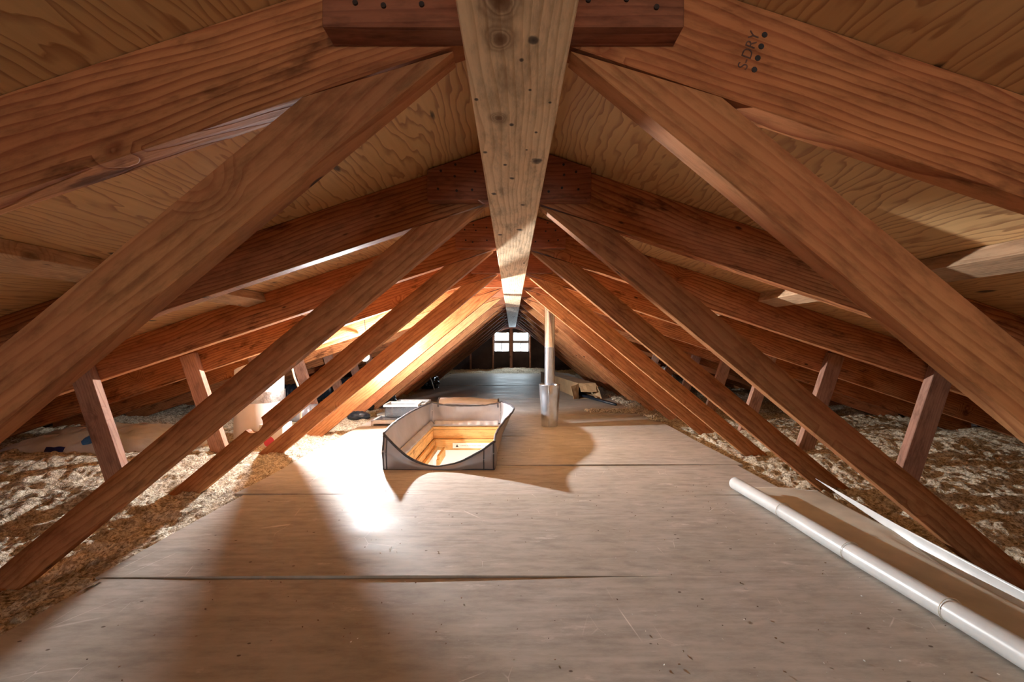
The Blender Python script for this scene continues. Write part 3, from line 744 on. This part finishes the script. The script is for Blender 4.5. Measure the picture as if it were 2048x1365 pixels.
# folded back lid
prof = [(0.0, 0.135), (-0.01, 0.155), (0.0, 0.178), (0.03, 0.195), (0.075, 0.198), (0.12, 0.185), (0.15, 0.16), (0.16, 0.13)]
fine = []
for a, b in zip(prof, prof[1:]):
    for k in range(4): fine.append((a[0] + (b[0] - a[0]) * k / 4, a[1] + (b[1] - a[1]) * k / 4))
fine.append(prof[-1])
nx = 40; Q = np.zeros((nx, len(fine), 3))
for i in range(nx):
    u = i / (nx - 1)
    for j, (dy, z) in enumerate(fine):
        Q[i, j] = (-0.605 + 0.49 * u - cv.location.x, 3.405 + dy - cv.location.y + 0.004 * mnoise.noise(Vector((u * 6, j * 0.3, 2))), z + 0.006 * math.sin(u * 5) + 0.004 * mnoise.noise(Vector((u * 9, j * 0.2, 9))))
lid = grid_mesh('folded_lid', Q, M['foil'], cv); md = lid.modifiers.new('thickness', 'SOLIDIFY'); md.thickness = 0.006
tube('lid_binding', [tuple(Q[0, j]) for j in range(len(fine))], 0.0055, M['binding'], cv, 6)
tube('lid_binding', [tuple(Q[-1, j]) for j in range(len(fine))], 0.0055, M['binding'], cv, 6)
# inner hem pinned along the frame
bm = bmesh.new()
for k in range(60):
    pass
bm.free()
hem = []
for (xa, ya, xb, yb) in ((HX0 + 0.005, HY0 + 0.02, HX0 + 0.005, HY1 - 0.006), (HX0 + 0.005, HY1 - 0.006, HX1 - 0.005, HY1 - 0.006)):
    nu = 60; R = np.zeros((nu, 5, 3))
    for i in range(nu):
        u = i / (nu - 1)
        for j in range(5):
            t = j / 4
            wob = 0.006 * math.sin(u * 46) * (0.3 + t)
            nxm, nym = (1, 0) if xa == xb else (0, -1)
            R[i, j] = (xa + (xb - xa) * u + nxm * (0.004 + wob * 0.6) - nxm * (1 - t) * 0.03 - cv.location.x, ya + (yb - ya) * u + nym * (0.004 + wob * 0.6) - nym * (1 - t) * 0.03 - cv.location.y, 0.028 - 0.034 * t + wob * 0.4)
    hm_ = grid_mesh('inner_hem', R, M['foil'], cv); hm_.modifiers.new('thickness', 'SOLIDIFY').thickness = 0.002

# ------------------------------------------------------------------ steel flue pipe
pp = empty('flue_pipe', (PX, PY, 0), 'shiny steel vent pipe rising from a flared sleeve through the floor', 'pipe')
bm = bmesh.new(); lathe_bm(bm, [(0.041, 0.12), (0.041, 0.62), (0.0416, 0.621), (0.0416, 0.626), (0.041, 0.627), (0.041, 1.16)], 40); obj('pipe_barrel', bm, M['galv'], pp, True)
bm = bmesh.new(); lathe_bm(bm, [(0.062, -0.012), (0.064, 0.0), (0.070, 0.12), (0.0795, 0.24), (0.0835, 0.325), (0.0850, 0.327), (0.0825, 0.329), (0.0800, 0.322), (0.068, 0.12), (0.060, 0.0)], 48); slv = obj('flared_sleeve', bm, M['galv'], pp, True)
tube('sleeve_seam', [(-0.012, -0.0655, 0.004), (-0.013, -0.0715, 0.12), (-0.014, -0.0805, 0.24), (-0.014, -0.0845, 0.322)], 0.0016, M['galv'], slv, 6)

# ------------------------------------------------------------------ long cardboard box
cb = empty('cardboard_box', (0.90, 4.98, 0), 'long brown cardboard box with open torn end lying along the floor', 'box', rz=math.atan(0.127))
Wd, Hh, Ln = 0.215, 0.185, 2.3
bm = bmesh.new(); t = 0.004
box(bm, -Wd / 2, Wd / 2, 0, Ln, 0.001, t); box(bm, -Wd / 2, Wd / 2, 0, Ln, Hh - t, Hh)
box(bm, -Wd / 2, -Wd / 2 + t, 0, Ln, t, Hh - t); box(bm, Wd / 2 - t, Wd / 2, 0, Ln, t, Hh - t); box(bm, -Wd / 2 + t, Wd / 2 - t, Ln - t, Ln, t, Hh - t)
obj('box_body', bm, M['card'], cb)
def flap(pts, nm='flap'):
    bm = bmesh.new(); v = [bm.verts.new(p) for p in pts]; bm.faces.new(v)
    bmesh.ops.subdivide_edges(bm, edges=bm.edges[:], cuts=4, use_grid_fill=True)
    for q in bm.verts: q.co += Vector(mnoise.noise_vector(q.co * 22)) * 0.008
    o = obj(nm, bm, M['card'], cb); o.modifiers.new('thickness', 'SOLIDIFY').thickness = 0.004
flap([(-Wd / 2, -0.001, 0.004), (-Wd / 2, -0.001, Hh), (-Wd / 2 - 0.115, -0.08, Hh - 0.03), (-Wd / 2 - 0.085, -0.09, 0.006)])
flap([(-Wd / 2 + 0.004, -0.002, Hh), (Wd / 2, -0.002, Hh), (Wd / 2 - 0.012, -0.075, Hh - 0.095), (-Wd / 2 + 0.012, -0.075, Hh - 0.095)])
flap([(Wd / 2, -0.001, 0.006), (Wd / 2, -0.001, Hh), (Wd / 2 + 0.025, -0.06, 0.10), (Wd / 2 + 0.045, -0.09, 0.012)])
cbm = Matrix.Translation(cb.location) @ Matrix.Rotation(cb.rotation_euler.z, 4, 'Z')
def world_tube(nm, pts, r, mat, lab, cat, seg=10, grp=None):
    bm = bmesh.new(); tube_bm(bm, pts, r, seg); return tag(obj(nm, bm, mat, None, True), lab, cat, grp)
o = world_tube('metal_rod', [cbm @ Vector(p) for p in ((-0.045, 0.9, 0.032), (-0.04, 0.02, 0.031), (0.12, -0.62, 0.0145))], 0.0135, M['bluebag'], 'long dark rod sticking out farthest from the box onto the floor', 'rod', 10, 'rods in the cardboard box')
o = world_tube('metal_rod', [cbm @ Vector(p) for p in ((0.0, 0.9, 0.03), (0.045, -0.10, 0.022))], 0.017, M['black'], 'short black rod end between the other rods in the open box', 'rod', 10, 'rods in the cardboard box')
o = world_tube('wooden_stick', [cbm @ Vector(p) for p in ((0.065, 0.7, 0.030), (0.085, -0.10, 0.020))], 0.016, M['card'], 'square wooden stick end at the right inside the open box', 'stick', 4)

# ------------------------------------------------------------------ vinyl sheet at right
nU = 90; ys_ = np.linspace(0.35, 1.83, nU)
prof = []
Rr = 0.028
for a in np.linspace(math.radians(-60), math.radians(270), 22): prof.append(('c', a))
ns = 30
V = np.zeros((nU, len(prof) + ns, 3)); ns2 = 10; V2 = np.zeros((nU, ns2, 3))
for i, y in enumerate(ys_):
    cx = 0.985 + 0.018 * (1.83 - y) + 0.002 * math.sin(y * 9)
    top = float(np.interp(y, [0.35, 0.8, 1.05, 1.4, 1.83], [-0.02, 0.004, 0.018, 0.032, 0.050]))
    hh = float(np.interp(y, [0.35, 0.8, 1.05, 1.4, 1.83], [0.085, 0.085, 0.070, 0.030, 0.0015]))
    xr_ = float(np.interp(y, [0.35, 1.05, 1.4, 1.83], [1.268, 1.272, 1.29, 1.335]))
    for j, (_, a) in enumerate(prof):
        aa = math.radians(20) + (a - math.radians(-60)) / math.radians(330) * math.radians(250)
        r = Rr * (0.86 + 0.14 * j / (len(prof) - 1)) * (1 + 0.03 * math.sin(y * 11))
        V[i, j] = (cx + r * math.cos(aa), y, Rr + 0.002 + r * math.sin(aa))
    base = min(0.004, top - hh)
    for k in range(ns):
        u = (k + 1) / ns
        x = cx + (xr_ - cx) * u
        xe = float(sstep(1.225, 1.268, np.float64(x)))
        V[i, len(prof) + k] = (x, y + 0.02 * math.sin(u * 5) * float(sstep(1.7, 1.83, np.float64(y))), 0.0045 + 0.0025 * math.sin(u * 8 + y * 5) + (base - 0.004) * xe)
    for k in range(ns2):
        u = k / (ns2 - 1)
        V2[i, k] = (xr_ + 0.003 + 0.018 * math.sin(u * PI * 0.5) * (hh / 0.08) , y + 0.02 * (1 - u) * 0, (top - hh) + hh * u)
vs = grid_mesh('vinyl_sheet', V, M['white'])
vs.modifiers.new('thickness', 'SOLIDIFY').thickness = 0.0025
vs.data.materials.append(M['vinyl_back'])
for p in vs.data.polygons:
    if (p.index % (len(prof) + ns - 1)) >= len(prof): p.material_index = 1
v2o = grid_mesh('curled_edge', V2, M['white'], vs); v2o.modifiers.new('thickness', 'SOLIDIFY').thickness = 0.0025
for yy in (1.52, 1.22, 0.95):
    cxx_ = 0.985 + 0.018 * (1.83 - yy) + 0.002 * math.sin(yy * 9)
    tube('wrap_seam', [(cxx_ + (Rr * (1 + 0.03 * math.sin(yy * 11)) + 0.0006) * math.cos(a), yy, Rr + 0.002 + (Rr * (1 + 0.03 * math.sin(yy * 11)) + 0.0006) * math.sin(a)) for a in np.linspace(math.radians(20), math.radians(250), 18)], 0.0009, M['vinyl_back'], vs, 5)
tag(vs, 'white vinyl sheet with a rolled edge lying along the right of the floor', 'vinyl sheet')

# ------------------------------------------------------------------ lamp
lm = empty('work_lamp', tuple(LAMP), 'bright bare bulb work lamp hanging under the left roof slope', 'lamp')
bm = bmesh.new(); bmesh.ops.create_uvsphere(bm, u_segments=20, v_segments=14, radius=0.030); bo = obj('bulb', bm, M['bulb'], lm, True)
bo.data.materials.append(M['bulb_dim'])      # added emission split: half facing eave and far end dimmed to limit hot spots
dv = Vector((0.48, -0.46, 0.75)).normalized()
for p in bo.data.polygons: p.material_index = 0 if p.normal.dot(dv) > 0.30 else 1
bm = bmesh.new(); lathe_bm(bm, [(0.001, 0.085), (0.014, 0.083), (0.018, 0.07), (0.018, 0.032), (0.012, 0.028), (0.001, 0.028)], 16); obj('socket', bm, M['socket'], lm, True)
zt = zroof(LAMP.x) - LAMP.z - 0.002
tube('cord', [(0, 0, 0.083), (0.004, 0.004, 0.15), (-0.004, 0.0, zt)], 0.0028, M['socket'], lm, 6)

# ------------------------------------------------------------------ left clutter
du = empty('round_duct', (-1.735, 2.86, -0.02), 'white round duct with a crinkled foil tape band standing on the left insulation', 'duct')
bm = bmesh.new(); lathe_bm(bm, [(0.150, -0.03), (0.152, 0.0), (0.152, 0.30), (0.150, 0.302)], 40); lathe_bm(bm, [(0.148, 0.28), (0.148, 0.69)], 40); obj('duct_shell', bm, M['duct'], du, True)
bm = bmesh.new(); lathe_bm(bm, [(0.1535, 0.275), (0.155, 0.29), (0.1545, 0.345), (0.1535, 0.35)], 60); obj('foil_tape_band', bm, M['tape'], du, True)
# trim the duct under the sloping roof
for ch in du.children:
    for v in ch.data.vertices:
        wx = du.location.x + v.co.x; lim = zroof(wx) - 0.155 - du.location.z
        if v.co.z > lim: v.co.z = lim
bp = lambda n, pts, r, m, l, c: world_tube(n, pts, r, m, l, c, 8)
bp('electrical_cable', [(-1.56, 3.085, H - 0.035), (-1.45, 3.09, H + 0.0), (-1.33, 3.095, H + 0.055), (-1.22, 3.10, H + 0.085), (-1.15, 3.112, H + 0.085)], 0.006, M['cable'], 'cream electrical cable stapled along the left rafter above the lamp', 'cable')
bp('electrical_cable', [(-1.57, 2.95, H - 0.12), (-1.535, 2.93, H - 0.22), (-1.49, 2.92, H - 0.32), (-1.48, 2.92, -0.01)], 0.0065, M['cable'], 'cream cable hanging down beside the white round duct', 'cable')
# small carton with a red roundel
ct = bxobj('small_carton', (-1.62, -1.47, 2.66, 2.78, -0.02, 0.13), M['paper'], bev=0.003)
tag(ct, 'small white carton with a red round mark between the left webs', 'carton')
bm = bmesh.new(); bmesh.ops.create_cone(bm, cap_ends=True, segments=28, radius1=0.034, radius2=0.034, depth=0.0012, matrix=Matrix.Rotation(PI / 2, 4, 'X'))
o = obj('red_roundel', bm, M['redp'], ct); o.location = (-0.01, -0.0615, -0.035)

def lumpy(name, loc, dims, mat, lab, cat, seed=0, amp=0.25, freq=3.0, group=None, power=1.0):
    bm = bmesh.new(); bmesh.ops.create_icosphere(bm, subdivisions=4, radius=1)
    for v in bm.verts:
        n = mnoise.fractal(v.co * freq + Vector((seed * 7.1, 3, 1)), 0.8, 2.0, 4)
        c = v.co * (1 + amp * n)
        c.z = max(c.z, -0.6)
        v.co = Vector((c.x * dims[0], c.y * dims[1], (c.z + 0.6) * dims[2]))
    o = obj(name, bm, mat, None, True); o.location = loc
    return tag(o, lab, cat, group)
def bag_z(u, v, size, seed):
    puff = max(0, (1 - abs(u) ** 4)) ** 0.5 * max(0, (1 - abs(v) ** 4)) ** 0.5
    cr = mnoise.fractal(Vector((u * 2.5, v * 2.5, seed)), 0.7, 2.1, 4) * 0.25
    return size[2] * puff * (0.85 + cr)
def flat_bag(name, loc, size, rz, mat, lab):
    nx_, ny_ = 70, 50; P_ = np.zeros((nx_, ny_, 3))
    for i in range(nx_):
        for j in range(ny_):
            u, v = i / (nx_ - 1) * 2 - 1, j / (ny_ - 1) * 2 - 1
            P_[i, j] = (u * size[0] / 2, v * size[1] / 2, bag_z(u, v, size, loc[0] * 3))
    o = grid_mesh(name, P_, mat, None, True); o.location = loc; o.rotation_euler = (0, 0, rz)
    return tag(o, lab, 'bag')
def bag_print(name, bag, loc, size, u0, u1, v0, v1, mat, round_=False):
    n = 16; P_ = np.zeros((n, n, 3))
    for i in range(n):
        for j in range(n):
            a, b_ = i / (n - 1) * 2 - 1, j / (n - 1) * 2 - 1
            if round_: a, b_ = a * math.sqrt(1 - b_ * b_ / 2), b_ * math.sqrt(1 - (i / (n - 1) * 2 - 1) ** 2 / 2)
            u, v = (u0 + u1) / 2 + a * (u1 - u0) / 2, (v0 + v1) / 2 + b_ * (v1 - v0) / 2
            P_[i, j] = (u * size[0] / 2, v * size[1] / 2 - 0.001, bag_z(u, v, size, loc[0] * 3) + 0.0025)
    return grid_mesh(name, P_, mat, bag, True)
BL, BS = (-2.50, 2.66, -0.005), (1.05, 0.50, 0.125)
b = flat_bag('plastic_bag', BL, BS, 0.06, M['bagwhite'], 'large crumpled white plastic bag with blue print on the far left insulation')
bag_print('blue_emblem', b, BL, BS, -0.11, 0.10, -0.93, -0.55, M['blue'], True)
bag_print('navy_stripe', b, BL, BS, -0.42, -0.22, -0.985, -0.93, M['navy'])
flat_bag('plastic_bag', (-2.38, 3.62, -0.01), (0.55, 0.30, 0.11), 0.25, M['bagwhite'], 'smaller folded white plastic bag behind the left strut')
lumpy('plastic_bag', (1.95, 5.35, -0.02), (0.15, 0.15, 0.235), M['bagwhite'], 'upright white plastic bag on the right insulation, glimpsed between the webs', 'bag', 8, 0.2)
lumpy('plastic_bag', (-1.62, 4.25, -0.03), (0.20, 0.16, 0.09), M['black'], 'black plastic bag on the insulation by the seventh truss foot', 'bag', 1)
lumpy('plastic_bag', (-1.36, 4.55, -0.01), (0.085, 0.10, 0.085), M['bluebag'], 'crumpled blue black plastic bag behind the clear drawers', 'bag', 2)
lumpy('cloth_rag', (-1.37, 3.70, -0.02), (0.10, 0.06, 0.045), M['bluebag'], 'folded dark blue rag at the foot of the golden web', 'rag', 3, 0.2)
lumpy('plastic_bag', (-1.24, 6.3, 0.0), (0.13, 0.22, 0.12), M['black'], 'black plastic bag far back at the left floor edge', 'bag', 4, 0.35)
lumpy('plastic_bag', (-1.62, 6.7, 0.0), (0.22, 0.2, 0.13), M['black'], 'large black bag lying far left behind the other far bag', 'bag', 5, 0.35)
# flexible ducts far left
def flex(name, pts, r, mat, lab):
    bm = bmesh.new(); P0 = [Vector(p) for p in pts]; fine = []
    for a, b_ in zip(P0, P0[1:]):
        n = max(2, int((b_ - a).length / 0.012))
        for k in range(n): fine.append(a.lerp(b_, k / n))
    tube_bm(bm, fine, [r * (1 + 0.05 * math.sin(k * 1.9)) for k in range(len(fine))], 18)
    return tag(obj(name, bm, mat, None, True), lab, 'duct', 'flexible ducts at the left eave')
flex('flexible_duct', [(-2.35, 4.3, 0.13), (-2.05, 4.35, 0.16), (-1.92, 4.5, 0.17), (-1.85, 4.85, 0.15)], 0.10, M['bluebag'], 'dark flexible duct running along the left eave behind the lamp')
flex('flexible_duct', [(-1.95, 3.28, 0.07), (-1.75, 3.42, 0.08), (-1.62, 3.62, 0.06)], 0.07, M['greyduct'], 'short grey flexible duct on the insulation beside the round duct')

# clear drawers
def drawer(loc, size, rz, lab):
    e = empty('clear_drawer', loc, lab, 'drawer', 'clear plastic fridge drawers on the floor', rz)
    sx, sy, sz = size; t = 0.004
    bm = bmesh.new()
    box(bm, -sx / 2, sx / 2, -sy / 2, sy / 2, 0, t)
    box(bm, -sx / 2, sx / 2, -sy / 2, -sy / 2 + t, t, sz); box(bm, -sx / 2, sx / 2, sy / 2 - t, sy / 2, t, sz)
    box(bm, -sx / 2, -sx / 2 + t, -sy / 2 + t, sy / 2 - t, t, sz); box(bm, sx / 2 - t, sx / 2, -sy / 2 + t, sy / 2 - t, t, sz)
    obj('tray', bm, M['clear'], e)
    bm = bmesh.new(); q = 0.012
    for d in ((-sx / 2 - q, sx / 2 + q, -sy / 2 - q, -sy / 2 + 0.004), (-sx / 2 - q, sx / 2 + q, sy / 2 - 0.004, sy / 2 + q), (-sx / 2 - q, -sx / 2 + 0.004, -sy / 2, sy / 2), (sx / 2 - 0.004, sx / 2 + q, -sy / 2, sy / 2)):
        box(bm, *d, sz, sz + 0.018)
    obj('white_rim', bm, M['paintwhite'], e)
    return e
def shelf(loc, rz, lab):
    e = empty('fridge_shelf', loc, lab, 'shelf', rz=rz); bm = bmesh.new(); sx, sy = 0.36, 0.26
    for d in ((-sx / 2, sx / 2, -sy / 2, -sy / 2 + 0.025), (-sx / 2, sx / 2, sy / 2 - 0.02, sy / 2), (-sx / 2, -sx / 2 + 0.018, -sy / 2, sy / 2), (sx / 2 - 0.018, sx / 2, -sy / 2, sy / 2)):
        box(bm, *d, 0.016, 0.040)
    for x in (-sx / 2, sx / 2 - 0.018): box(bm, x, x + 0.018, -sy / 2, -sy / 2 + 0.02, 0, 0.016); box(bm, x, x + 0.018, sy / 2 - 0.02, sy / 2, 0, 0.016)
    obj('white_frame', bm, M['paintwhite'], e)
    bm = bmesh.new(); box(bm, -sx / 2 + 0.018, sx / 2 - 0.018, -sy / 2 + 0.025, sy / 2 - 0.02, 0.030, 0.035); obj('glass_plate', bm, M['clear'], e)
shelf((-0.94, 3.42, 0.001), 0.02, 'white framed fridge shelf lying flat under the clear drawers')
drawer((-0.93, 3.56, 0.042), (0.26, 0.20, 0.085), 0.05, 'front clear drawer with white rim on the white shelf')
drawer((-0.93, 3.86, 0.001), (0.28, 0.24, 0.10), 0.0, 'rear clear drawer with white rim standing on the floor')
# thin leaning stick by the far black bag
bp('white_stick', [(-1.12, 6.0, 0.002), (-1.19, 6.05, 0.17)], 0.007, M['paintwhite'], 'thin white stick leaning on the far black bag', 'stick')
